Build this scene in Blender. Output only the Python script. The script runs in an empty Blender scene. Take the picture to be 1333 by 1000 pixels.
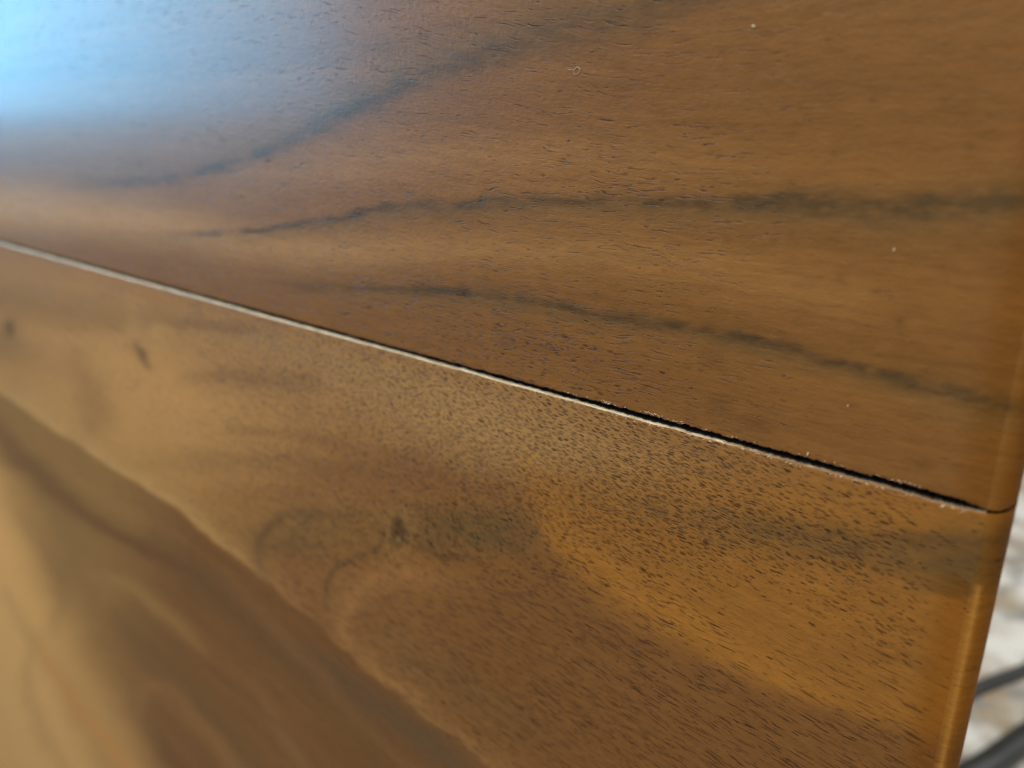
import bpy, bmesh, math
import numpy as np
from mathutils import Matrix, Vector

R = math.radians
scene = bpy.context.scene
COL = scene.collection

# ------------------------------------------------------------------ camera
# World: X runs along the board front to its rounded right-hand corner (X = 0), Y goes into the
# board (front face at Y = 0), Z is up.  Metres, true size: the phone is about 13 cm from the wood.
F = 1014.0                                     # focal length in pixels of the 1333 x 1000 photograph
VH = np.array([-1316.0, -330.0, F])            # where the board's long direction vanishes
VV = np.array([29.0, 3000.0, F])               # where its upright direction vanishes
VH -= 0
ax_x = -VH / np.linalg.norm(VH)
up = -VV / np.linalg.norm(VV)
up = up - ax_x * np.dot(up, ax_x); up /= np.linalg.norm(up)
ax_y = np.cross(up, ax_x)
B = np.array([ax_x, ax_y, up])                 # rows: world axes in camera axes (right, down, forward)
D = 0.127                                      # camera to the plane of the board front

def ray(px, py):
    c = np.array([px - 666.5, py - 500.0, F]); return B @ (c / F)

_r = ray(1284, 666)                            # the face ends here, where the rounded corner starts
CAM = -_r * (D / _r[1])
FACE_END = -0.0034                             # roundover radius
CAM[0] += FACE_END

def at(px, py, y=0.0):
    r = ray(px, py); return CAM + r * ((y - CAM[1]) / r[1])

def chart(X, Z):
    """the flat chart of the board front in which its figure was measured off"""
    d0 = X - CAM[0]; d1 = -CAM[1]; d2 = Z - CAM[2]
    c = [B[0, i] * d0 + B[1, i] * d1 + B[2, i] * d2 for i in range(3)]
    w = np.maximum(c[2], 0.02)
    return np.clip(c[0] / w * F + 666.5, -500, 1900), np.clip(c[1] / w * F + 500, -700, 1700)

cam = bpy.data.cameras.new("camera")
cam_o = bpy.data.objects.new("camera", cam); COL.objects.link(cam_o)
right, down, fwd = B[:, 0], B[:, 1], B[:, 2]
cam_o.matrix_world = Matrix(((right[0], -down[0], -fwd[0], CAM[0]),
                             (right[1], -down[1], -fwd[1], CAM[1]),
                             (right[2], -down[2], -fwd[2], CAM[2]), (0, 0, 0, 1)))
cam.sensor_width = 36.0
cam.lens = 36.0 * F / 1333.0
cam.clip_start = 0.005
cam.clip_end = 50.0
cam.dof.use_dof = True
cam.dof.focus_distance = 0.152
cam.dof.aperture_fstop = 10.5
scene.camera = cam_o

# ------------------------------------------------------------------ light (indoors: a window, the room and an added fill)
world = bpy.data.worlds.new("World"); scene.world = world
world.use_nodes = True
wb = world.node_tree.nodes["Background"]
wb.inputs["Color"].default_value = (1.0, 0.80, 0.56, 1)
wb.inputs["Strength"].default_value = 0.17

def area(name, loc, target, sx, sy, power, color):
    l = bpy.data.lights.new(name, 'AREA'); l.shape = 'RECTANGLE'; l.size = sx; l.size_y = sy
    l.energy = power; l.color = color
    o = bpy.data.objects.new(name, l); COL.objects.link(o)
    o.location = loc
    o.rotation_euler = (Vector(target) - Vector(loc)).to_track_quat('-Z', 'Y').to_euler()
    return o

def mirror_dir(px, py):
    r = ray(px, py); r = r * np.array([1, -1, 1]); return r / np.linalg.norm(r)

p0 = at(85, -70)
area("window_light", tuple(p0 + mirror_dir(85, -70) * 1.6), tuple(p0), 1.05, 0.62, 21.5, (0.155, 0.60, 1.0))
area("room_light", (-0.25, -0.95, 1.25), (-0.1, 0.1, -0.1), 1.3, 0.9, 35.5, (1.0, 0.90, 0.72))
area("far_fill_light", (0.8, 1.0, 0.75), (0.0, 0.9, -0.45), 0.9, 0.9, 12.5, (0.97, 0.97, 0.95))  # unseen fill, added to lift the floor and the side edge

scene.view_settings.view_transform = 'Standard'
scene.view_settings.look = 'None'
scene.view_settings.exposure = 0.0
scene.view_settings.gamma = 1.0
scene.cycles.use_denoising = True
scene.cycles.max_bounces = 8

# ------------------------------------------------------------------ helpers
def link(name, me, mat=None, parent=None):
    o = bpy.data.objects.new(name, me); COL.objects.link(o)
    if mat: me.materials.append(mat)
    if parent: o.parent = parent
    return o

def tag(o, label=None, cat=None, group=None, kind=None):
    if label: o["label"] = label
    if cat: o["category"] = cat
    if group: o["group"] = group
    if kind: o["kind"] = kind
    return o

def lin(*c):
    c = np.array(c, float) / 255.0
    return np.where(c <= 0.04045, c / 12.92, ((c + 0.055) / 1.055) ** 2.4)

def hash2(i, j, seed):
    h = np.sin(i * 127.1 + j * 311.7 + seed * 74.7) * 43758.5453
    return h - np.floor(h)

def vnoise(x, y, seed=0):
    i = np.floor(x); j = np.floor(y); fx = x - i; fy = y - j
    fx = fx * fx * (3 - 2 * fx); fy = fy * fy * (3 - 2 * fy)
    a = hash2(i, j, seed); b = hash2(i + 1, j, seed); c = hash2(i, j + 1, seed); d = hash2(i + 1, j + 1, seed)
    return (a + (b - a) * fx) + ((c + (d - c) * fx) - (a + (b - a) * fx)) * fy

def fbm(x, y, seed=0, oct=4):
    s = 0; a = 0.5; t = 0
    for k in range(oct):
        s = s + a * vnoise(x, y, seed + k * 13.1); t += a; a *= 0.5; x = x * 2.03 + 7.7; y = y * 2.03 + 3.1
    return s / t * 2 - 1

def spline(pts, n=14):
    P = np.array(pts, float); out = []
    for k in range(len(P) - 1):
        p0, p1, p2, p3 = P[max(k - 1, 0)], P[k], P[k + 1], P[min(k + 2, len(P) - 1)]
        for t in np.linspace(0, 1, n, endpoint=False):
            out.append(0.5 * ((2 * p1) + (-p0 + p2) * t + (2 * p0 - 5 * p1 + 4 * p2 - p3) * t * t + (-p0 + 3 * p1 - 3 * p2 + p3) * t ** 3))
    out.append(P[-1]); return np.array(out)

def stroke(px, py, pts, soft=1.0):
    """0..1 field of a soft streak through pts = [(x, y, half width, strength)]"""
    S = spline(pts); f = np.zeros_like(px)
    m = 3.2 * S[:, 2].max()
    sel = (px > S[:, 0].min() - m) & (px < S[:, 0].max() + m) & (py > S[:, 1].min() - m) & (py < S[:, 1].max() + m)
    if not sel.any(): return f
    x = px[sel]; y = py[sel]; best = np.full(x.shape, 1e9); w = np.ones_like(x); s = np.zeros_like(x)
    for k in range(len(S) - 1):
        a = S[k]; d = S[k + 1] - a; L = d[0] ** 2 + d[1] ** 2 + 1e-9
        t = np.clip(((x - a[0]) * d[0] + (y - a[1]) * d[1]) / L, 0, 1)
        q = np.hypot(x - a[0] - d[0] * t, y - a[1] - d[1] * t)
        c = q < best
        best = np.where(c, q, best); w = np.where(c, a[2] + d[2] * t, w); s = np.where(c, a[3] + d[3] * t, s)
    f[sel] = s * np.exp(-(best / np.maximum(w, 0.5)) ** 2 / soft)
    return f

def blob(px, py, x, y, rx, ry, rot=0.0, p=2.0):
    c, s = math.cos(R(rot)), math.sin(R(rot)); dx = px - x; dy = py - y
    return np.exp(-(((dx * c + dy * s) / rx) ** 2 + ((-dx * s + dy * c) / ry) ** 2) ** (p / 2))

def sstep(a, b, x):
    t = np.clip((x - a) / (b - a), 0, 1); return t * t * (3 - 2 * t)

def side_of(px, py, pts):
    """signed distance below (+) a curve y(x), measured roughly at right angles to it"""
    S = spline(pts); o = np.argsort(S[:, 0]); xs, ys = S[o, 0], S[o, 1]
    sl = np.gradient(ys, xs + np.arange(len(xs)) * 1e-6)
    return (py - np.interp(px, xs, ys)) / np.sqrt(1 + np.interp(px, xs, sl) ** 2)

def mix(c, col, f):
    f = np.clip(f, 0, 1)[:, None]; return c * (1 - f) + np.asarray(col)[None, :] * f

def mul(c, col, f):
    f = np.clip(f, 0, 1)[:, None]; return c * (1 - f + f * np.asarray(col)[None, :])

# ------------------------------------------------------------------ the wood figure (surface colour, some room sheen painted in)
K = 1.00
BROWN = np.array((0.218, 0.097, 0.025)); DARK = np.array((0.060, 0.031, 0.013))
TAN = np.array((0.375, 0.202, 0.070)); GOLD = np.array((0.300, 0.125, 0.020)); RED = np.array((0.160, 0.067, 0.020))
GREY = np.array((0.140, 0.082, 0.030)); PALE = np.array((0.50, 0.29, 0.110))

def warp(px, py, amp, sx, sy, seed):
    return (px + amp * 1.5 * fbm(px / sx, py / sy, seed), py + amp * fbm(px / sx, py / sy, seed + 50))

def figure_upper(px, py):
    n = len(px); c = np.tile(BROWN, (n, 1))
    x, y = warp(px, py, 5, 60, 25, 1); x2, y2 = warp(x, y, 3, 14, 7, 3)
    # the grain fans out from the left-hand end
    v = (y2 - 175) / (x2 + 700) * 1000
    c = mul(c, (0.82, 0.80, 0.78), 0.55 + 0.75 * fbm(v / 26, x / 900, 5))
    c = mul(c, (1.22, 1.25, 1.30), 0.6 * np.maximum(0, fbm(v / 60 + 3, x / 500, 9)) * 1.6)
    c = mix(c, RED, 0.45 * stroke(x, y, [(420, 400, 18, .3), (620, 430, 30, .8), (830, 490, 36, .9), (1050, 560, 40, .6), (1300, 620, 40, .4)]))
    c = mix(c, TAN * 1.15, 0.58 * stroke(x, y, [(-50, 265, 38, 1.6), (150, 285, 28, 1.3), (400, 325, 24, .9), (650, 325, 26, .5), (900, 340, 28, .3), (1100, 390, 30, .2)]))  # left end lightened in colour to paint in the warm room reflection
    c = mix(c, TAN, 0.25 * stroke(x, y, [(300, 245, 18, .5), (520, 205, 26, .8), (760, 200, 26, .6), (1000, 215, 30, .2)]))
    rag = 0.70 + 0.75 * fbm(x / 20, y / 8, 31)
    # the three dark veins
    v1 = [(60, 246, 5, .0), (150, 240, 6, .5), (250, 225, 6, .7), (330, 202, 7, .85), (430, 156, 9, .95), (520, 113, 11, .95), (620, 76, 14, .9),
          (720, 46, 18, .8), (820, 18, 18, .7), (900, -6, 18, .6), (1050, -50, 18, .5)]
    c = mix(c, DARK * np.array((1.3, 1.2, 1.1)), 0.86 * stroke(x2, y2, [(p, r, w * 1.3, q) for p, r, w, q in v1]) * rag * 1.4)
    c = mix(c, GREY, 0.5 * stroke(x, y, [(a, b - 16, w * 2.2, s) for a, b, w, s in v1]))
    v2 = [(170, 305, 3, .0), (260, 303, 4, .45), (340, 298, 4, .7), (420, 288, 5, .75), (520, 270, 6, .8), (640, 263, 7, .85), (760, 262, 8, .75),
          (900, 268, 10, .9), (985, 265, 12, 1.), (1075, 268, 14, 1.), (1150, 273, 15, 1.), (1230, 268, 16, 1.), (1340, 258, 17, 1.), (1500, 240, 12, .9)]
    c = mix(c, DARK * .85, 0.95 * stroke(x2, y2, [(p, r, w * 1.2, q) for p, r, w, q in v2]) * rag * 1.3)
    c = mix(c, GREY, 0.5 * stroke(x, y, [(a, b + 9, w * 2.3, s) for a, b, w, s in v2]))
    v3 = [(330, 366, 4, .0), (400, 371, 5, .35), (480, 374, 5, .6), (560, 376, 5, .95), (620, 381, 6, .9), (700, 394, 6, .85), (790, 411, 7, .8), (880, 424, 7, .85),
          (960, 441, 7, .9), (1030, 457, 7, .95), (1100, 476, 6, .9), (1180, 495, 8, .95), (1250, 513, 9, .95), (1320, 530, 10, 1.), (1500, 570, 10, .9)]
    c = mix(c, DARK * .9, 0.92 * stroke(x2, y2, [(p, r, w * 1.25, q) for p, r, w, q in v3]) * rag * 1.3)
    c = mix(c, GREY, 0.45 * stroke(x, y, [(a, b + 8, w * 2.4, s) for a, b, w, s in v3]))
    c = mix(c, GREY, 0.5 * stroke(x2, y2, [(1180, 520, 4, 0), (1240, 545, 6, .8), (1330, 560, 7, .9)]))
    for a, b, r, s in [(552, 45, 5, .8), (1135, 131, 4, .6), (1231, 131, 5, .6), (932, 525, 16, .45), (985, 555, 16, .5), (1093, 362, 5, .5), (1170, 418, 5, .6),
                       (1032, 303, 4, .7), (1085, 197, 6, .6), (948, 314, 5, .5), (1200, 605, 7, .5), (1262, 190, 5, .4), (930, 465, 14, .35), (500, 60, 14, .3)]:
        c = mix(c, DARK, .6 * s * blob(x, y, a, b, r * 1.3, r))
    return np.clip(c, 0.004, 0.9)

CUT = [(-500, 150), (-250, 340), (-100, 440), (0, 508), (90, 572), (200, 642), (270, 694), (340, 752), (410, 812), (480, 872), (560, 936), (640, 1002), (760, 1100), (900, 1220)]

def figure_lower(px, py):
    n = len(px); c = np.tile(BROWN * np.array((1.06, 1.03, 1.0)), (n, 1))
    x, y = warp(px, py, 6, 60, 30, 2); x2, y2 = warp(x, y, 4, 16, 9, 4)
    v = (y2 - 175) / (x2 + 700) * 1000
    c = mul(c, (0.84, 0.82, 0.80), 0.5 + 0.7 * fbm(v / 30, x / 700, 15))
    # tan band below the split, and the tan left end
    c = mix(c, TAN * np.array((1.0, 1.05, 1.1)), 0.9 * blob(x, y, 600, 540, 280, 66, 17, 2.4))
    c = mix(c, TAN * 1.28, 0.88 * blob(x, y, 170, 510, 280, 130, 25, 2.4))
    c = mix(c, TAN * .9, 0.45 * stroke(x, y, [(700, 560, 40, .8), (950, 610, 36, .7), (1150, 660, 22, .3)]))
    c = mix(c, TAN * np.array((.9, .95, .95)), 0.5 * stroke(x, y, [(-60, 340, 20, .4), (120, 400, 22, .6), (330, 440, 22, .9), (470, 480, 16, .8)]))
    # brown smears in the left end
    for a in ([(-40, 380, 22, .5), (60, 400, 24, .6), (160, 415, 20, .5), (260, 420, 10, .4)], [(-40, 430, 26, .7), (20, 455, 26, .5), (70, 480, 20, .2)],
              [(100, 470, 18, .4), (120, 520, 24, .6), (115, 560, 22, .6), (100, 572, 16, .4)], [(200, 600, 16, .3), (330, 600, 14, .5), (480, 612, 16, .6), (640, 640, 14, .4)],
              [(240, 490, 10, .3), (300, 492, 14, .6), (400, 500, 16, .5)], [(300, 560, 9, .4), (420, 575, 10, .5), (540, 600, 10, .4)],
              [(200, 422, 6, .3), (290, 424, 7, .7), (330, 428, 6, .4)]):
        c = mix(c, GREY * np.array((1.2, 1.0, .9)), 0.75 * stroke(x2, y2, a))
    c = mix(c, DARK * 1.4, 0.75 * stroke(x, y, [(178, 447, 6, .6), (184, 460, 7, 1), (189, 476, 5, .6)]))
    c = mix(c, DARK * 1.6, 0.85 * blob(x, y, 11, 427, 8, 12))
    c = mix(c, PALE, 0.35 * blob(x, y, 205, 432, 14, 12)) ; c = mix(c, PALE, 0.3 * blob(x, y, 175, 425, 10, 18))
    # reddish brown bands above the knot
    c = mix(c, RED * 1.35, 0.6 * stroke(x, y, [(270, 655, 22, .3), (420, 632, 28, .9), (560, 630, 26, .9), (660, 640, 22, .6), (760, 650, 20, .3)]))
    c = mix(c, GOLD * np.array((1.0, 1.05, 1.3)), 0.55 * blob(x, y, 290, 690, 50, 60))
    # grey-brown cloud that ends at a straight edge beside the golden part
    edge = sstep(10, -4, x2 - (716 - 0.12 * (720 - y2)))
    cloud = np.maximum(blob(x, y, 620, 690, 125, 34, 4, 3.0), 0.75 * blob(x, y, 400, 700, 95, 40, -4, 2.5)) * edge
    c = mix(c, GREY * .85, 0.95 * cloud * (0.75 + 0.5 * fbm(x / 20, y / 9, 41)))
    # golden part
    sf = np.interp(y2, [700, 770], [.25, 1.0])
    g = sstep(-40, 50, (1 / sf) * (x2 - np.interp(y2, [480, 560, 640, 720, 800, 860, 920, 1000], [690, 655, 680, 718, 815, 905, 1075, 1330]))) * sstep(560, 640, y2 - 0.02 * x2)
    c = mix(c, GOLD, 0.70 * g * (0.85 + 0.3 * fbm(x / 90, y / 40, 43)))
    c = mix(c, GOLD * 1.22, 0.5 * stroke(x, y, [(690, 600, 14, .4), (740, 700, 24, .9), (800, 760, 26, 1.), (900, 815, 26, .8), (1010, 880, 30, .9), (1080, 915, 30, .4)]))
    # brown lower field
    b = sstep(60, -70, (1 / sf) * (x2 - np.interp(y2, [560, 640, 720, 800, 860, 920, 1000], [655, 680, 716, 812, 905, 1075, 1330]))) * sstep(700, 760, y)
    lb = sstep(640, 430, x)[:, None]
    bf = BROWN * np.array((.82, .78, .85)) * (1 - lb) + BROWN * np.array((1.1, 1.08, 1.3)) * lb
    fb = np.clip(.85 * b, 0, 1)[:, None]; c = c * (1 - fb) + bf * fb
    c = mix(c, RED, 0.55 * stroke(x2, y2, [(690, 740, 10, .1), (740, 785, 18, .7), (820, 835, 20, .9), (930, 880, 16, .9), (1050, 925, 10, .9), (1120, 950, 6, .2)]) * (0.7 + .5 * fbm(x / 18, y / 8, 45)))
    c = mix(c, RED * 1.1, 0.35 * blob(x, y, 930, 980, 190, 60, 22)); c = mix(c, GREY, 0.35 * blob(x, y, 560, 870, 170, 26, 32))
    c = mix(c, TAN * np.array((.95, .82, .75)), 0.60 * stroke(x2, y2, [(620, 760, 20, .2), (520, 748, 18, .7), (470, 770, 14, .9), (445, 815, 14, .8), (470, 850, 10, .5), (540, 910, 8, .4)]))
    # dark band running out to the right end
    rag = 0.8 + 0.5 * fbm(x / 26, y / 12, 47)
    c = mix(c, GREY * .82, 0.85 * rag * stroke(x2, y2, [(760, 640, 14, .1), (880, 668, 20, .5), (980, 690, 26, .7), (1080, 708, 26, .9), (1180, 722, 30, 1.), (1300, 738, 30, 1.), (1500, 790, 30, 1.)]))
    c = mix(c, DARK * 1.25, 0.6 * rag * stroke(x2, y2, [(1040, 690, 6, .1), (1110, 704, 8, .7), (1200, 700, 8, .9), (1300, 712, 9, .9), (1500, 750, 9, .9)]))
    c = mix(c, GREY * .62, 0.58 * sstep(1150, 1265, x) * sstep(660, 710, y) * sstep(779, 771, py + 3 * np.sin(px / 17.0)))
    c = mix(c, RED * .8, 0.35 * stroke(x2, y2, [(1060, 850, 7, .2), (1160, 855, 12, .7), (1200, 870, 12, .7)]))
    # the knot and the curls round it
    c = mix(c, TAN * .75, .6 * blob(px, py, 518, 692, 22, 32)); c = mix(c, RED * .5, .95 * blob(px, py, 518, 692, 8, 19, 0, 4)); c = mix(c, PALE * .8, 0.7 * blob(px, py, 519, 703, 4, 5))
    for p, k in (([(516, 674, 3, .8), (524, 684, 4, 1.), (525, 700, 4, 1.), (519, 711, 4, .9), (512, 700, 3, .8), (511, 684, 3, .7), (516, 674, 3, .7)], .85), ([(497, 680, 4, .5), (498, 700, 5, .8), (488, 716, 5, .6)], .6),
                 ([(533, 690, 3, .4), (548, 708, 4, .7), (575, 722, 5, .8), (620, 728, 5, .5)], .65),
                 ([(488, 716, 5, .6), (455, 728, 5, .8), (435, 742, 5, .9), (426, 765, 4, .8), (424, 790, 4, .5)], .75),
                 ([(366, 672, 6, .5), (345, 690, 7, .9), (335, 715, 8, .9), (338, 745, 7, .7), (352, 765, 6, .3)], .72),
                 ([(366, 672, 5, .4), (400, 668, 6, .7), (440, 672, 6, .5), (480, 668, 5, .3)], .55)):
        c = mix(c, np.array((.092, .050, .021)), k * stroke(.6 * px + .4 * x2, .6 * py + .4 * y2, p))
    # ---- pale line where the figure changes, and the streaks below it
    d = side_of(x, y, CUT)
    lim = sstep(-200, 60, x) * sstep(420, 250, x) + 0.30 * sstep(400, 560, x)
    c = mix(c, PALE, np.clip(0.74 * np.where(d < 0, np.exp(d / (20 + 10 * fbm(x / 60, y / 60, 61))), 1.0) * lim, 0, .8))
    below = sstep(-3, 5, d)
    q = np.tile(np.array((0.140, 0.066, 0.029)), (n, 1))
    q = mul(q, (1.45, 1.40, 1.30), 0.4 + 0.9 * fbm(d / 24, (x + y) / 420, 63)); q = mul(q, (.72, .70, .70), 0.9 * np.maximum(0, fbm(d / 13 + 5, (x + y) / 300, 64)))
    q = q * np.array((1.12, 1.02, .70)); LT = np.array((0.74, 0.39, 0.130))
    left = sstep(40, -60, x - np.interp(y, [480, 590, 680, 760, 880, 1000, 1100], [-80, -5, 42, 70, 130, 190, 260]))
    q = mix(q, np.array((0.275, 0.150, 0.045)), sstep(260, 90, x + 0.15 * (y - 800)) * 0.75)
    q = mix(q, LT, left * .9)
    S = [([(-60, 500, 20, .7), (30, 600, 18, .7), (110, 670, 12, .8), (190, 715, 9, .8), (260, 755, 8, .5)], RED * np.array((.62, .66, 1.0)), .85),
         ([(-20, 520, 10, .5), (80, 610, 10, .6), (160, 660, 10, .6), (230, 705, 9, .5)], np.array((.27, .15, .06)), .55),
         ([(200, 690, 14, .5), (270, 760, 22, .9), (340, 830, 26, .9), (420, 905, 28, .9), (520, 1010, 30, .8)], np.array((.105, .062, .028)), .75),
         ([(290, 750, 9, .3), (350, 810, 10, .8), (420, 880, 10, .8), (470, 940, 10, .6), (540, 1010, 10, .5)], np.array((.22, .125, .07)), .6),
         ([(100, 760, 22, .5), (140, 770, 26, .9), (120, 840, 26, .7), (150, 890, 22, .5)], np.array((.30, .165, .065)), .55),
         ([(120, 745, 8, .4), (170, 765, 8, .9), (220, 805, 10, 1.), (270, 850, 8, .4)], np.array((.32, .20, .085)), .75),
         ([(145, 800, 12, .6), (190, 840, 18, .8), (240, 890, 18, .9), (300, 960, 20, .9), (350, 1020, 20, .8)], np.array((.125, .074, .032)), .65),
         ([(175, 940, 6, .5), (185, 900, 8, .9), (215, 895, 8, .9), (260, 940, 9, .9), (320, 1010, 9, .9)], np.array((.29, .165, .065)), .6),
         ([(330, 890, 10, .2), (370, 960, 10, .7), (410, 1010, 11, .7)], np.array((.235, .142, .075)), .6),
         ([(60, 830, 20, .2), (100, 920, 26, .6), (150, 1000, 26, .7)], np.array((.21, .125, .052)), .7),
         ([(45, 830, 9, .4), (75, 880, 9, .9), (110, 930, 10, 1.), (165, 1000, 10, 1.), (220, 1060, 10, 1.)], PALE * np.array((.95, .85, .8)), .8),
         ([(10, 770, 10, .5), (40, 840, 12, .6), (35, 900, 12, .6), (60, 960, 14, .6), (90, 1010, 14, .6)], np.array((.25, .16, .075)), .5),
         ([(10, 640, 12, .2), (50, 700, 12, .6), (85, 760, 12, .6), (70, 820, 10, .4)], np.array((.20, .115, .05)), .6)]
    S.append(([(400, 840, 12, .4), (480, 908, 18, .9), (560, 970, 22, 1.), (640, 1045, 24, 1.)], np.array((.090, .062, .042)), .8))
    for p, col, k in S:
        q = mix(q, np.asarray(col) * np.array((1.12, .97, .74)), (.62 if col[0] > .2 and p[0][0] > 90 else 1.0) * k * stroke(x, y, p))
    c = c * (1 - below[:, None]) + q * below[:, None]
    return np.clip(c, 0.004, 0.9)

def pores_upper(px, py):
    p = 0.13 + 0.40 * blob(px, py, 690, 450, 240, 60, 17) + 0.18 * blob(px, py, 850, 260, 180, 70) - 0.16 * sstep(950, 1120, px)
    return np.clip(p + 0.2 * fbm(px / 60, py / 25, 71), 0, 1)

def dash_upper(px, py):
    return np.clip(0.85 - 0.6 * blob(px, py, 640, 460, 170, 40, 18), 0, 1)

def dash_lower(px, py):
    return np.clip(sstep(690, 800, py - .10 * (px - 700) - 60 * sstep(800, 1100, px)) , 0, 1)

def pores_lower(px, py):
    p = 0.42 + 0.60 * blob(px, py, 690, 570, 330, 80, 17, 3) + 0.35 * blob(px, py, 820, 670, 250, 60, 10) + 0.22 * blob(px, py, 700, 860, 330, 130, 20, 3)
    p = p - 0.38 * blob(px, py, 1000, 800, 130, 60, 30) - .35 * sstep(1180, 1220, px) - 0.5 * sstep(-10, 10, side_of(px, py, CUT))
    p = (p - 0.35 * sstep(330, 200, px)) * 0.92
    return np.clip(p + 0.2 * fbm(px / 50, py / 25, 73), 0, 1)

# ------------------------------------------------------------------ materials
def nodes_of(m):
    m.use_nodes = True
    nt = m.node_tree; nt.nodes.clear()
    return nt

class NB:
    def __init__(s, nt): s.nt = nt
    def n(s, t, **kw):
        o = s.nt.nodes.new(t)
        for k, v in kw.items(): setattr(o, k, v)
        return o
    def inp(s, node, key, val):
        if isinstance(val, bpy.types.NodeSocket): s.nt.links.new(val, node.inputs[key])
        elif val is not None: node.inputs[key].default_value = val
    def math(s, op, a, b=None, c=None, clamp=False):
        o = s.n('ShaderNodeMath', operation=op, use_clamp=clamp)
        s.inp(o, 0, a); s.inp(o, 1, b)
        if c is not None: s.inp(o, 2, c)
        return o.outputs[0]
    def attr(s, name): return s.n('ShaderNodeAttribute', attribute_name=name)
    def xyz(s, x, y, z=0.0):
        o = s.n('ShaderNodeCombineXYZ'); s.inp(o, 0, x); s.inp(o, 1, y); s.inp(o, 2, z); return o.outputs[0]
    def noise(s, vec, scale, detail=3, rough=.5):
        o = s.n('ShaderNodeTexNoise'); s.inp(o, 'Vector', vec); s.inp(o, 'Scale', scale); s.inp(o, 'Detail', detail); s.inp(o, 'Roughness', rough); return o.outputs['Fac']
    def mrange(s, v, a, b, c=0., d=1.):
        o = s.n('ShaderNodeMapRange'); s.inp(o, 0, v); s.inp(o, 1, a); s.inp(o, 2, b); s.inp(o, 3, c); s.inp(o, 4, d); return o.outputs[0]
    def mixc(s, mode, fac, a, b):
        o = s.n('ShaderNodeMix', data_type='RGBA', blend_type=mode); s.inp(o, 0, fac); s.inp(o, 6, a); s.inp(o, 7, b); return o.outputs[2]
    def gray(s, v):
        o = s.n('ShaderNodeCombineColor'); [s.inp(o, i, v) for i in range(3)]; return o.outputs[0]

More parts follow.
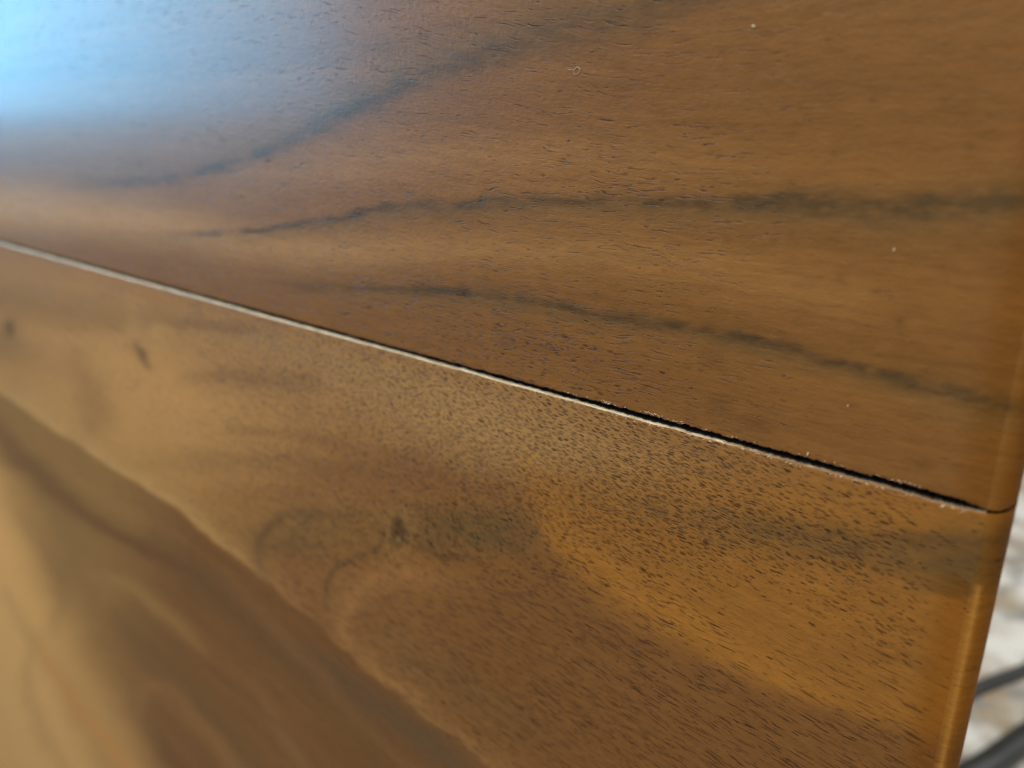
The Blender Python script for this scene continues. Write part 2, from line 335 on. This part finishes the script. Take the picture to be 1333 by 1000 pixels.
def wood_material(name, banding=False, pk=.92, pw=.55):
    """lacquered open-pored veneer; u and v are grain coordinates in millimetres"""
    m = bpy.data.materials.new(name); nt = nodes_of(m); b = NB(nt)
    fig = b.attr('figure').outputs['Color']
    u = b.attr('grain_u').outputs['Fac']; v = b.attr('grain_v').outputs['Fac']; pd = b.attr('pore').outputs['Fac']
    wob = b.noise(b.xyz(b.math('MULTIPLY', u, .12), b.math('MULTIPLY', v, .35)), 1.0, 2)
    vv = b.math('ADD', v, b.math('MULTIPLY', b.math('SUBTRACT', wob, .5), 2.2))
    fine = b.noise(b.xyz(b.math('MULTIPLY', u, .22), b.math('MULTIPLY', vv, 4.5)), 1.0, 4, .6)
    mid = b.noise(b.xyz(b.math('MULTIPLY', u, .05), b.math('MULTIPLY', vv, .9)), 1.0, 3, .55)
    mott = b.noise(b.xyz(b.math('MULTIPLY', u, .25), b.math('MULTIPLY', v, .45)), 1.0, 3, .6)
    k = b.math('ADD', b.mrange(fine, .25, .75, .86, 1.12), b.mrange(mid, .3, .7, -.10, .10))
    k = b.math('ADD', k, b.mrange(mott, .3, .7, -.07, .07))
    speck = b.noise(b.xyz(b.math('MULTIPLY', u, 3.0), b.math('MULTIPLY', v, 5.0), 2.0), 1.0, 1)
    k = b.math('ADD', k, b.mrange(speck, .25, .75, -.07, .07))
    col = b.mixc('MULTIPLY', 1.0, fig, b.gray(k))
    # pores: short dashes along the grain, two sizes
    ds = b.attr('dash').outputs['Fac']; sh = b.math('SUBTRACT', 1.0, ds)
    def layer(lu, lv, seed, w0, w1, dens):
        jag = b.noise(b.xyz(b.math('MULTIPLY', u, 2.2), b.math('MULTIPLY', v, 5.0), seed), 1.0, 2)
        o = b.n('ShaderNodeTexVoronoi', voronoi_dimensions='2D', feature='F1')
        vj = b.math('ADD', b.math('DIVIDE', vv, lv), b.math('MULTIPLY', b.math('SUBTRACT', jag, .5), .55))
        uu = b.math('DIVIDE', u, lu)
        b.inp(o, 'Vector', b.xyz(b.math('ADD', b.math('ADD', uu, b.math('MULTIPLY', vj, .43 + .07 * seed)), seed * 3.7),
                                 b.math('ADD', b.math('ADD', vj, b.math('MULTIPLY', uu, -.31 - .06 * seed)), seed * 9.1)))
        b.inp(o, 'Scale', 1.0)
        sep = b.n('ShaderNodeSeparateColor'); b.inp(sep, 0, o.outputs['Color'])
        have = b.mrange(b.math('SUBTRACT', b.math('MULTIPLY', pd, dens), sep.outputs[0]), -.04, .06)
        rad = b.mrange(sep.outputs[1], 0, 1, w0, w1)
        d = b.math('DIVIDE', o.outputs['Distance'], rad)
        f = b.mrange(d, .55, 1.05, 1, 0)
        depth = b.mrange(sep.outputs[2], 0, 1, .45, 1)
        return b.math('MULTIPLY', b.math('MULTIPLY', f, have), depth)
    p1 = layer(2.3, .62, 1.0, .28, .46, b.math('MULTIPLY', sh, 1.25))
    p2 = layer(1.3, .42, 2.0, .22, .40, b.math('MULTIPLY', sh, .9))
    p3 = layer(7.0, pw, 3.0, .24, .44, b.math('MULTIPLY', ds, .95))
    p4 = layer(3.2, .55, 4.0, .18, .34, b.math('MULTIPLY', ds, .65))
    pore = b.math('MAXIMUM', b.math('MAXIMUM', p1, b.math('MULTIPLY', p2, .8)), b.math('MAXIMUM', p3, p4))
    dk = b.mixc('MULTIPLY', 1.0, col, (0.17, 0.13, 0.11, 1))
    col = b.mixc('MIX', b.math('MULTIPLY', pore, pk), col, dk)
    bs = b.n('ShaderNodeBsdfPrincipled'); b.inp(bs, 'Base Color', col)
    b.inp(bs, 'Roughness', b.mrange(fine, .2, .8, .33, .42) if not banding else .65)
    b.inp(bs, 'Specular IOR Level', .12 if banding else .36)
    b.inp(bs, 'Coat Weight', 0 if banding else .22); b.inp(bs, 'Coat Roughness', .17)
    geo = b.n('ShaderNodeNewGeometry')
    peel = b.noise(geo.outputs['Position'], 900.0, 2, .5)
    peel2 = b.noise(b.xyz(b.math('MULTIPLY', u, .8), b.math('MULTIPLY', v, 2.2)), 1.0, 3, .6)
    h = b.math('ADD', b.math('ADD', b.math('MULTIPLY', pore, -1.0), b.math('MULTIPLY', peel2, .8)), b.math('ADD', b.math('MULTIPLY', fine, .55), b.math('MULTIPLY', peel, .75)))
    bp = b.n('ShaderNodeBump'); b.inp(bp, 'Strength', .55); b.inp(bp, 'Distance', .00014); b.inp(bp, 'Height', h)
    b.inp(bs, 'Normal', bp.outputs[0])
    out = b.n('ShaderNodeOutputMaterial'); nt.links.new(bs.outputs[0], out.inputs[0])
    return m

def raw_material():
    """unfinished sawn edge"""
    m = bpy.data.materials.new("raw_wood"); nt = nodes_of(m); b = NB(nt)
    g = b.n('ShaderNodeNewGeometry')
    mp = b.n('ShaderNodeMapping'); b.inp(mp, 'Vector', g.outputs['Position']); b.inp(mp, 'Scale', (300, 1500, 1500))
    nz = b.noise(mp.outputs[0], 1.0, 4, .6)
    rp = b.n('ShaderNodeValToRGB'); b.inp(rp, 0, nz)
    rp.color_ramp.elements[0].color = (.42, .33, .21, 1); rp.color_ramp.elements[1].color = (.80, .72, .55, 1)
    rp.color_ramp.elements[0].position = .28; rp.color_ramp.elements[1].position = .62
    bs = b.n('ShaderNodeBsdfPrincipled'); sx = b.n('ShaderNodeSeparateXYZ'); b.inp(sx, 0, g.outputs['Position'])
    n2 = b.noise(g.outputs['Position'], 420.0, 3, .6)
    browning = b.mrange(b.math('ADD', sx.outputs[0], b.math('MULTIPLY', b.math('SUBTRACT', n2, .5), .09)), -.062, -.030, 0, .88)
    cc = b.mixc('MIX', browning, rp.outputs[0], (.19, .11, .055, 1))     # browner towards the corner
    b.inp(bs, 'Base Color', cc); b.inp(bs, 'Roughness', .85)
    bp = b.n('ShaderNodeBump'); b.inp(bp, 'Strength', .6); b.inp(bp, 'Distance', .0002); b.inp(bp, 'Height', nz); b.inp(bs, 'Normal', bp.outputs[0])
    out = b.n('ShaderNodeOutputMaterial'); nt.links.new(bs.outputs[0], out.inputs[0])
    return m

def plain(name, color, rough=.6, var=.25, scale=200.0, color2=None):
    m = bpy.data.materials.new(name); nt = nodes_of(m); b = NB(nt)
    g = b.n('ShaderNodeNewGeometry'); nz = b.noise(g.outputs['Position'], scale, 4, .6)
    c2 = color2 or tuple(x * (1 - var) for x in color)
    col = b.mixc('MIX', b.mrange(nz, .35, .65), (*c2, 1), (*color, 1))
    bs = b.n('ShaderNodeBsdfPrincipled'); b.inp(bs, 'Base Color', col); b.inp(bs, 'Roughness', rough)
    out = b.n('ShaderNodeOutputMaterial'); nt.links.new(bs.outputs[0], out.inputs[0])
    return m

WOOD = wood_material("walnut_veneer")
PLAIN = wood_material("plain_sawn_veneer", False, .76, .36)
BAND = wood_material("satin_edge_veneer", True)
RAW = raw_material()
SHADE_CORE = plain("joint_shade_dark", (.05, .03, .018), .9, .4, 600)  # near-black brown painting the shade inside the joint, also on the board backs

# ------------------------------------------------------------------ the boards
_a = at(0, 315); _b = at(1284, 666)
SL = (_b[2] - _a[2]) / (_b[0] - _a[0])
def line_z(X): return _b[2] + (X - _b[0]) * SL                   # the joint runs a trace off level
TH = 0.014                                                       # board thickness

XS = [FACE_END]; s = 0.00017
while XS[-1] > -1.0:
    XS.append(XS[-1] - s); s = min(s * 1.0062, .006)
XS = np.array(XS[::-1])

def rows(zmax_fine, zmax):
    z = [0, .00012, .0003, .0006]; s = .0004
    while z[-1] < zmax:
        z.append(z[-1] + s)
        if z[-1] > zmax_fine: s = min(s * 1.035, .006)
    return np.array(z)

def gap_half(X):
    """the joint stands open about 1.5 mm and closes at the rounded corner"""
    w = np.interp(X, [-1.0, -.30, -.12, -.06, -.03, -.0075, -.0047, FACE_END, .01], [.0015, .0015, .00155, .00160, .00162, .00150, .0011, .00034, .00012])
    return w * np.where(np.asarray(X) < -.006, gap_swell(np.asarray(X)), 1.0)

def gap_swell(X):
    m = X * 1000
    return 1 + .30 * fbm(m / 9.0, m * 0 + 2.2, 21, 3)

def edge_ragged(X, seed, amp):
    a = np.interp(X, [-.4, -.12, -.07, -.004, 0], [.15, .5, 1., 1., .1]) * amp
    m = X * 1000
    n = fbm(m / 1.6, m * 0 + 3.3, seed, 5)
    chip = np.maximum(0, fbm(m / 1.3, m * 0 + 8.1, seed + 5, 3) - .25)
    tooth = vnoise(m / .30, m * 0 + 1.7, seed + 9) - .5
    return a * (0.45 * n + 1.6 * chip + .95 * tooth)

def mesh_from(name, V, Fc, attrs=None, smooth=True):
    me = bpy.data.meshes.new(name); me.from_pydata([tuple(p) for p in V], [], Fc); me.update()
    if attrs:
        for k, a in attrs.items():
            if a.ndim == 2:
                at_ = me.attributes.new(k, 'FLOAT_COLOR', 'POINT')
                at_.data.foreach_set('color', np.concatenate([a, np.ones((len(a), 1))], 1).astype(np.float32).ravel())
            else:
                at_ = me.attributes.new(k, 'FLOAT', 'POINT'); at_.data.foreach_set('value', a.astype(np.float32))
    if smooth: me.polygons.foreach_set('use_smooth', np.ones(len(me.polygons), bool))
    return me

def grain_v(X, Z, px, py, lower):
    v = Z * 1000
    # lines bend round the figure: up with the first vein on top, down along the pale line below
    if lower:
        d = side_of(px, py, CUT)
        v = v + 120.0 * X + 9.0 * blob(px, py, 520, 700, 130, 70) * np.sin((py - 700) / 70.0)
    else:
        v = v - 0.012 * np.maximum(0, 330 - py) * sstep(900, 300, px) * 4
    return v

def face_grid(sign, zfine, zmax, ragged_amp, seed):
    T = rows(zfine, zmax)
    X, T2 = np.meshgrid(XS, T)
    edge = sign * gap_half(XS) * .5 + sign * np.maximum(0, edge_ragged(XS, seed, ragged_amp)) 
    fade = np.exp(-T2 / .0007)
    Z = line_z(X) + sign * gap_half(X) * .5 + sign * T2 + sign * np.maximum(-.00005, edge_ragged(XS, seed, ragged_amp))[None, :] * fade
    # the finish rolls over slightly at the edge
    Y = .00010 * np.exp(-(T2 / .00022))
    return X, Y, Z, T2

def build_board(name, sign, zfine, zmax, amp, seed, fig, pores, lower):
    X, Y, Z, T2 = face_grid(sign, zfine, zmax, amp, seed)
    nr, nc = X.shape
    px, py = chart(X.ravel(), Z.ravel())
    V = np.stack([X.ravel(), Y.ravel(), Z.ravel()], 1)
    idx = np.arange(nr * nc).reshape(nr, nc)
    a, b_, c, d = idx[:-1, :-1].ravel(), idx[:-1, 1:].ravel(), idx[1:, 1:].ravel(), idx[1:, :-1].ravel()
    Fc = np.stack([a, b_, c, d] if sign > 0 else [a, d, c, b_], 1)
    f = fig(px, py); t = sstep(FACE_END - .0065, FACE_END - .0015, X.ravel())     # lacquer pooled along the corner
    if lower: t = t * sstep(-.011, -.0135, Z.ravel())
    f = mul(f, (.86, .74, .42), t)
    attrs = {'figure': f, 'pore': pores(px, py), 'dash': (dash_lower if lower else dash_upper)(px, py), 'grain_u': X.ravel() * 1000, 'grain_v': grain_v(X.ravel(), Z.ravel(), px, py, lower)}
    me = mesh_from(name, V, Fc.tolist(), attrs)
    return me, X[0], Y[0], Z[0], px.reshape(nr, nc), attrs, (X, Z)

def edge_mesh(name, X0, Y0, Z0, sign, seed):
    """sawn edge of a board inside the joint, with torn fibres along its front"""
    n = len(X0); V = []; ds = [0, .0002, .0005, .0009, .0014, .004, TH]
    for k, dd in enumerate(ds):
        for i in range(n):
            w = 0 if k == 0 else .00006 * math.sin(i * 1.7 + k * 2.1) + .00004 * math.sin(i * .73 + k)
            V.append((X0[i], Y0[i] + (dd if dd == TH else dd * float(np.interp(X0[i], [-.3, -.11, -.06, 0], [2.2, 1.15, .85, .8]))), Z0[i] + sign * (-(.00004 if 0 < k < 3 else 0) + w)))  # depth where the painted shade begins varies along the joint
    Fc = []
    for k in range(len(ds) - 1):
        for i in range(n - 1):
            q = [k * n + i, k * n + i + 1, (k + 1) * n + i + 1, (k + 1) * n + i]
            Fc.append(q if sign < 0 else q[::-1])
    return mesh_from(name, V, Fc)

def corner_mesh(name, Zedge, sign, zfine, zmax, fig, pores, lower):
    """veneered roundover and the narrow side of the board"""
    r = -FACE_END; T = rows(zfine, zmax)
    prof = [(FACE_END + r * math.sin(a), r - r * math.cos(a)) for a in np.linspace(0, math.pi / 2, 15)]
    prof += [(-.16 * (y - r), y) for y in np.linspace(r, TH, 8)[1:]]   # the nosing falls back behind its bulge
    arc = np.concatenate([np.linspace(0, r * math.pi / 2, 15), r * math.pi / 2 + np.linspace(0, TH - r, 8)[1:]])
    P = np.array(prof); nc = len(P); nr = len(T)
    V = np.zeros((nr, nc, 3)); V[:, :, 0] = P[:, 0]; V[:, :, 1] = P[:, 1]
    V[:, :, 2] = Zedge + sign * T[:, None] + (.5 * np.minimum(P[:, 1], .004))[None, :] * np.exp(-T[:, None] / .02)
    V[:, :, 2] += np.where(np.arange(nc) > 0, sign * .00004 * np.sin(np.arange(nc) * 2.3), 0)[None, :] * np.exp(-T[:, None] / .0005)
    Xf = FACE_END + np.minimum(arc, .02); Xf = np.tile(Xf, (nr, 1)); Z = V[:, :, 2]
    px, py = chart(Xf.ravel(), Z.ravel())
    f = fig(px, py)
    idx = np.arange(nr * nc).reshape(nr, nc)
    a, b_, c, d = idx[:-1, :-1].ravel(), idx[:-1, 1:].ravel(), idx[1:, 1:].ravel(), idx[1:, :-1].ravel()
    Fc = np.stack([a, b_, c, d] if sign > 0 else [a, d, c, b_], 1)
    attrs = {'figure': f, 'pore': pores(px, py) * .6, 'dash': (dash_lower if lower else dash_upper)(px, py), 'grain_u': Xf.ravel() * 1000, 'grain_v': Z.ravel() * 1000}
    return V.reshape(-1, 3), Fc.tolist(), attrs, arc, nr, nc

cabinet = bpy.data.objects.new("wooden_cabinet", None); COL.objects.link(cabinet)
cabinet.location = (0, 0, 0)
tag(cabinet, "brown walnut veneered cabinet front with a split joint and a rounded right corner", "cabinet")

def finish_board(prefix, sign, zfine, zmax, amp, seed, fig, pores, lower):
    me, X0, Y0, Z0, pxg, attrs, (XX, ZZ) = build_board(prefix, sign, zfine, zmax, amp, seed, fig, pores, lower)
    bo = link(prefix, me, WOOD if lower else PLAIN, cabinet)
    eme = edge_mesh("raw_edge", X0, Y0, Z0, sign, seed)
    e = link("raw_edge", eme, RAW if lower else SHADE_CORE, bo)  # upper edge painted wholly in the dark shade colour
    if lower:                                   # pale front strip; behind it the gap's shade is painted dark
        eme.materials.append(SHADE_CORE); nn = len(X0) - 1
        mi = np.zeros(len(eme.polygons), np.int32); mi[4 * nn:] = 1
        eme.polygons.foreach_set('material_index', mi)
    V, Fc, at_, arc, nr, nc = corner_mesh("edge_banding", Z0[-1], sign, zfine, zmax, fig, pores, lower)
    # the banding on the corner is redder and has its own seam lines
    f = at_['figure'].reshape(nr, nc, 3)
    k = sstep(-.0003, .0010, arc)[None, :, None]
    kk = (.42 * (.8 + .5 * fbm(at_['grain_v'] / 3.0, at_['grain_u'] / 9.0, 77))).reshape(nr, nc, 1) * k
    f = f * (1 - kk) + np.array((.215, .090, .010)) * kk
    seam = np.exp(-((arc - .0011) / .00042) ** 2)[None, :, None]
    if lower:
        on = sstep(-.012, -.0135, V[:, 2].reshape(nr, nc))[:, :, None]
        f = f * (1 - .75 * seam * on) + np.array((.44, .22, .050)) * .75 * seam * on
    at_['figure'] = np.clip(f.reshape(-1, 3), .003, .9)
    link("edge_banding", mesh_from("edge_banding", V, Fc, at_), BAND, bo)
    # back and outer end of the board
    zs = Z0[0] + sign * 0; zo = sign * zmax
    z1 = line_z(0) + zo
    bk = mesh_from("board_back", [(-1, TH, line_z(-1)), (-.004, TH, line_z(0)), (-.004, TH, z1), (-1, TH, z1)], [[0, 1, 2, 3] if sign < 0 else [3, 2, 1, 0]], smooth=False)
    link("board_back", bk, SHADE_CORE, bo)
    return bo

upper = finish_board("upper_board", 1, .075, .20, .00055, 3, figure_upper, pores_upper, False)
upper["label"] = "upper board with three thin dark grain veins and a window glare"
lower = finish_board("lower_board", -1, .085, .47, .00016, 8, figure_lower, pores_lower, True)
lower["label"] = "lower board with speckled pores, a small knot and pale raw upper edge"

def box(name, x0, x1, y0, y1, z0, z1, mat, parent):
    V = [(x, y, z) for x in (x0, x1) for y in (y0, y1) for z in (z0, z1)]
    Fc = [(0, 1, 3, 2), (4, 6, 7, 5), (0, 4, 5, 1), (2, 3, 7, 6), (0, 2, 6, 4), (1, 5, 7, 3)]
    return link(name, mesh_from(name, V, Fc, smooth=False), mat, parent)
_z = float(line_z(0))
box("gap_plug", -.03, -.0012, .0055, .0095, _z - .0030, _z + .0058, SHADE_CORE, lower)  # plug added to hide the bright background showing through the gap

# ------------------------------------------------------------------ floor, cables
FLOOR_Z = line_z(0) - .475
def floor_material():
    m = bpy.data.materials.new("pale_floor"); nt = nodes_of(m); b = NB(nt)
    g = b.n('ShaderNodeNewGeometry')
    a = b.noise(g.outputs['Position'], 14.0, 3, .6); c = b.noise(g.outputs['Position'], 19.0, 3, .6)
    col = b.mixc('MIX', b.mrange(a, .40, .60), (.82, .83, .82, 1), (.42, .35, .26, 1))
    col = b.mixc('MIX', b.mrange(c, .50, .64), col, (.30, .30, .30, 1))
    bs = b.n('ShaderNodeBsdfPrincipled'); b.inp(bs, 'Base Color', col); b.inp(bs, 'Roughness', .7)
    out = b.n('ShaderNodeOutputMaterial'); nt.links.new(bs.outputs[0], out.inputs[0])
    return m
me = bpy.data.meshes.new("floor")
me.from_pydata([(-.9, .25, FLOOR_Z), (.9, .25, FLOOR_Z), (.9, 2.6, FLOOR_Z), (-.9, 2.6, FLOOR_Z)], [], [(0, 1, 2, 3)])
tag(link("floor", me, floor_material()), "pale mottled floor out of focus behind the cabinet", kind="structure")

def tube(name, pts, rad, mat, seg=14):
    P = spline([(p[0], p[1], p[2]) for p in pts], 10); V = []; Fc = []
    for i, p in enumerate(P):
        t = P[min(i + 1, len(P) - 1)] - P[max(i - 1, 0)]; t /= np.linalg.norm(t)
        s1 = np.cross(t, (0, 0, 1.)); s1 /= np.linalg.norm(s1); s2 = np.cross(s1, t)
        for k in range(seg):
            a = 2 * math.pi * k / seg; V.append(p + rad * (math.cos(a) * s1 + math.sin(a) * s2))
    for i in range(len(P) - 1):
        for k in range(seg):
            Fc.append([i * seg + k, i * seg + (k + 1) % seg, (i + 1) * seg + (k + 1) % seg, (i + 1) * seg + k])
    Fc.append(list(range(seg))[::-1]); Fc.append([(len(P) - 1) * seg + k for k in range(seg)])
    return link(name, mesh_from(name, V, Fc), mat)

def on_floor(px, py, h=0.0):
    r = ray(px, py); p = CAM + r * ((FLOOR_Z + h - CAM[2]) / r[2]); return p
CABLE = plain("dark_grey_rubber", (.035, .042, .045), .45, .3, 40)
r1, r2 = .0065, .0115
c1 = tube("power_cable", [on_floor(x, y, r1) for x, y in [(1120, 960), (1200, 928), (1265, 899), (1300, 885), (1333, 873), (1380, 850), (1450, 835)]], r1, CABLE)
tag(c1, "thin dark grey cable on the floor, farther one of the two behind the cabinet", "cable", "cables on the floor")
c2 = tube("power_cable", [on_floor(x, y, r2) for x, y in [(1100, 1090), (1200, 1040), (1275, 1003), (1310, 980), (1345, 955), (1400, 920), (1460, 890)]], r2, CABLE)
tag(c2, "thick dark grey cable in the bottom right corner, nearer one on the floor", "cable", "cables on the floor")

# ------------------------------------------------------------------ crumbs and torn fibres
rng = np.random.default_rng(5)
DUST = plain("pale_dust", (.62, .50, .34), .7, .2, 3000)
def crumb(name, px, py, sx, sy, sz, rot, label):
    bm = bmesh.new(); bmesh.ops.create_icosphere(bm, subdivisions=1, radius=1.0)
    for v in bm.verts:
        k = 1 + .3 * (rng.random() - .5); v.co = Vector((v.co.x * sx * k, v.co.y * sy * k, v.co.z * sz * k))
    me = bpy.data.meshes.new(name); bm.to_mesh(me); bm.free()
    o = link(name, me, DUST); p = at(px, py, 0.0)
    o.location = (p[0], -sy * .6, p[2]); o.rotation_euler = (0, R(rot), 0)
    return tag(o, label, "dust speck", "dust specks on the upper board")
crumb("dust_speck", 981, 34, .00036, .00015, .00020, 25, "bright oval dust speck high on the upper board near its top edge")
crumb("dust_speck", 1164, 325, .00013, .0001, .00034, 5, "pale upright dust speck just below the middle dark vein")
crumb("dust_speck", 1104, 528, .00011, .0001, .00022, 12, "small dust speck between the lowest dark vein and the split")
crumb("dust_speck", 1052, 591, .00018, .0002, .00042, 8, "bright sliver of dust standing right above the split")
# curled lint
def lint():
    pts = [at(x, y, -.00012) for x, y in [(739, 90), (746, 91), (752, 88), (755, 92), (750, 97), (747, 94), (751, 87), (756, 90)]]
    o = tube("lint_curl", pts, .000032, DUST, 6)
    return tag(o, "tiny curled pale lint fibre stuck to the upper board", "lint")
lint()

def splinters():
    """torn fibres and chips standing along the lips of the split"""
    V = []; Fc = []
    def chip(p, l, w, ang, out):
        c, s = math.cos(ang), math.sin(ang); n = len(V)
        d = np.array((c, 0, s)); q = np.array((-s, 0, c)); o = np.array((0, -1., 0))
        for a, b_, k in ((-1, -.6, 0), (.2, -1, .2), (1, .1, 0), (-.1, 1, .2), (0, 0, 1.)):
            V.append(p + d * l * a + q * w * b_ + o * out * k)
        Fc.extend([[n, n + 1, n + 4], [n + 1, n + 2, n + 4], [n + 2, n + 3, n + 4], [n + 3, n, n + 4], [n + 3, n + 2, n + 1, n]])
    for k in range(70):
        X = -rng.random() ** 1.3 * .11 - .006
        z = line_z(X) - gap_half(np.array(X)) * .5 - abs(rng.normal(0, .00022))
        chip(np.array((X, -.00002, z)), rng.uniform(.0001, .00045), rng.uniform(.00004, .00014), rng.uniform(-.3, .9), rng.uniform(.00003, .00014))
    for cx, cn in ((at(792, 527)[0], 14), (at(852, 547)[0], 18), (at(1172, 632)[0], 8), (at(880, 556)[0], 8)):    # fuzz torn up along the upper lip
        for k in range(cn):
            X = cx + rng.normal(0, .0008)
            z = line_z(X) + gap_half(np.array(X)) * .5 + rng.uniform(.0002, .0007)
            chip(np.array((X, -.00003, z)), rng.uniform(.00015, .0005), rng.uniform(.00003, .00008), rng.uniform(-.6, 1.4), rng.uniform(.00004, .00016))
    for k in range(26):
        X = -rng.random() * .07 - .012
        z = line_z(X) + gap_half(np.array(X)) * .5 + .0003 + abs(rng.normal(0, .0001))
        chip(np.array((X, -.00002, z)), rng.uniform(.0001, .0003), rng.uniform(.00004, .0001), rng.uniform(-.8, .8), rng.uniform(.00003, .0001))
    o = link("splinters", mesh_from("splinters", V, Fc, smooth=False), DUST, lower)
    o["kind"] = "stuff"
splinters()
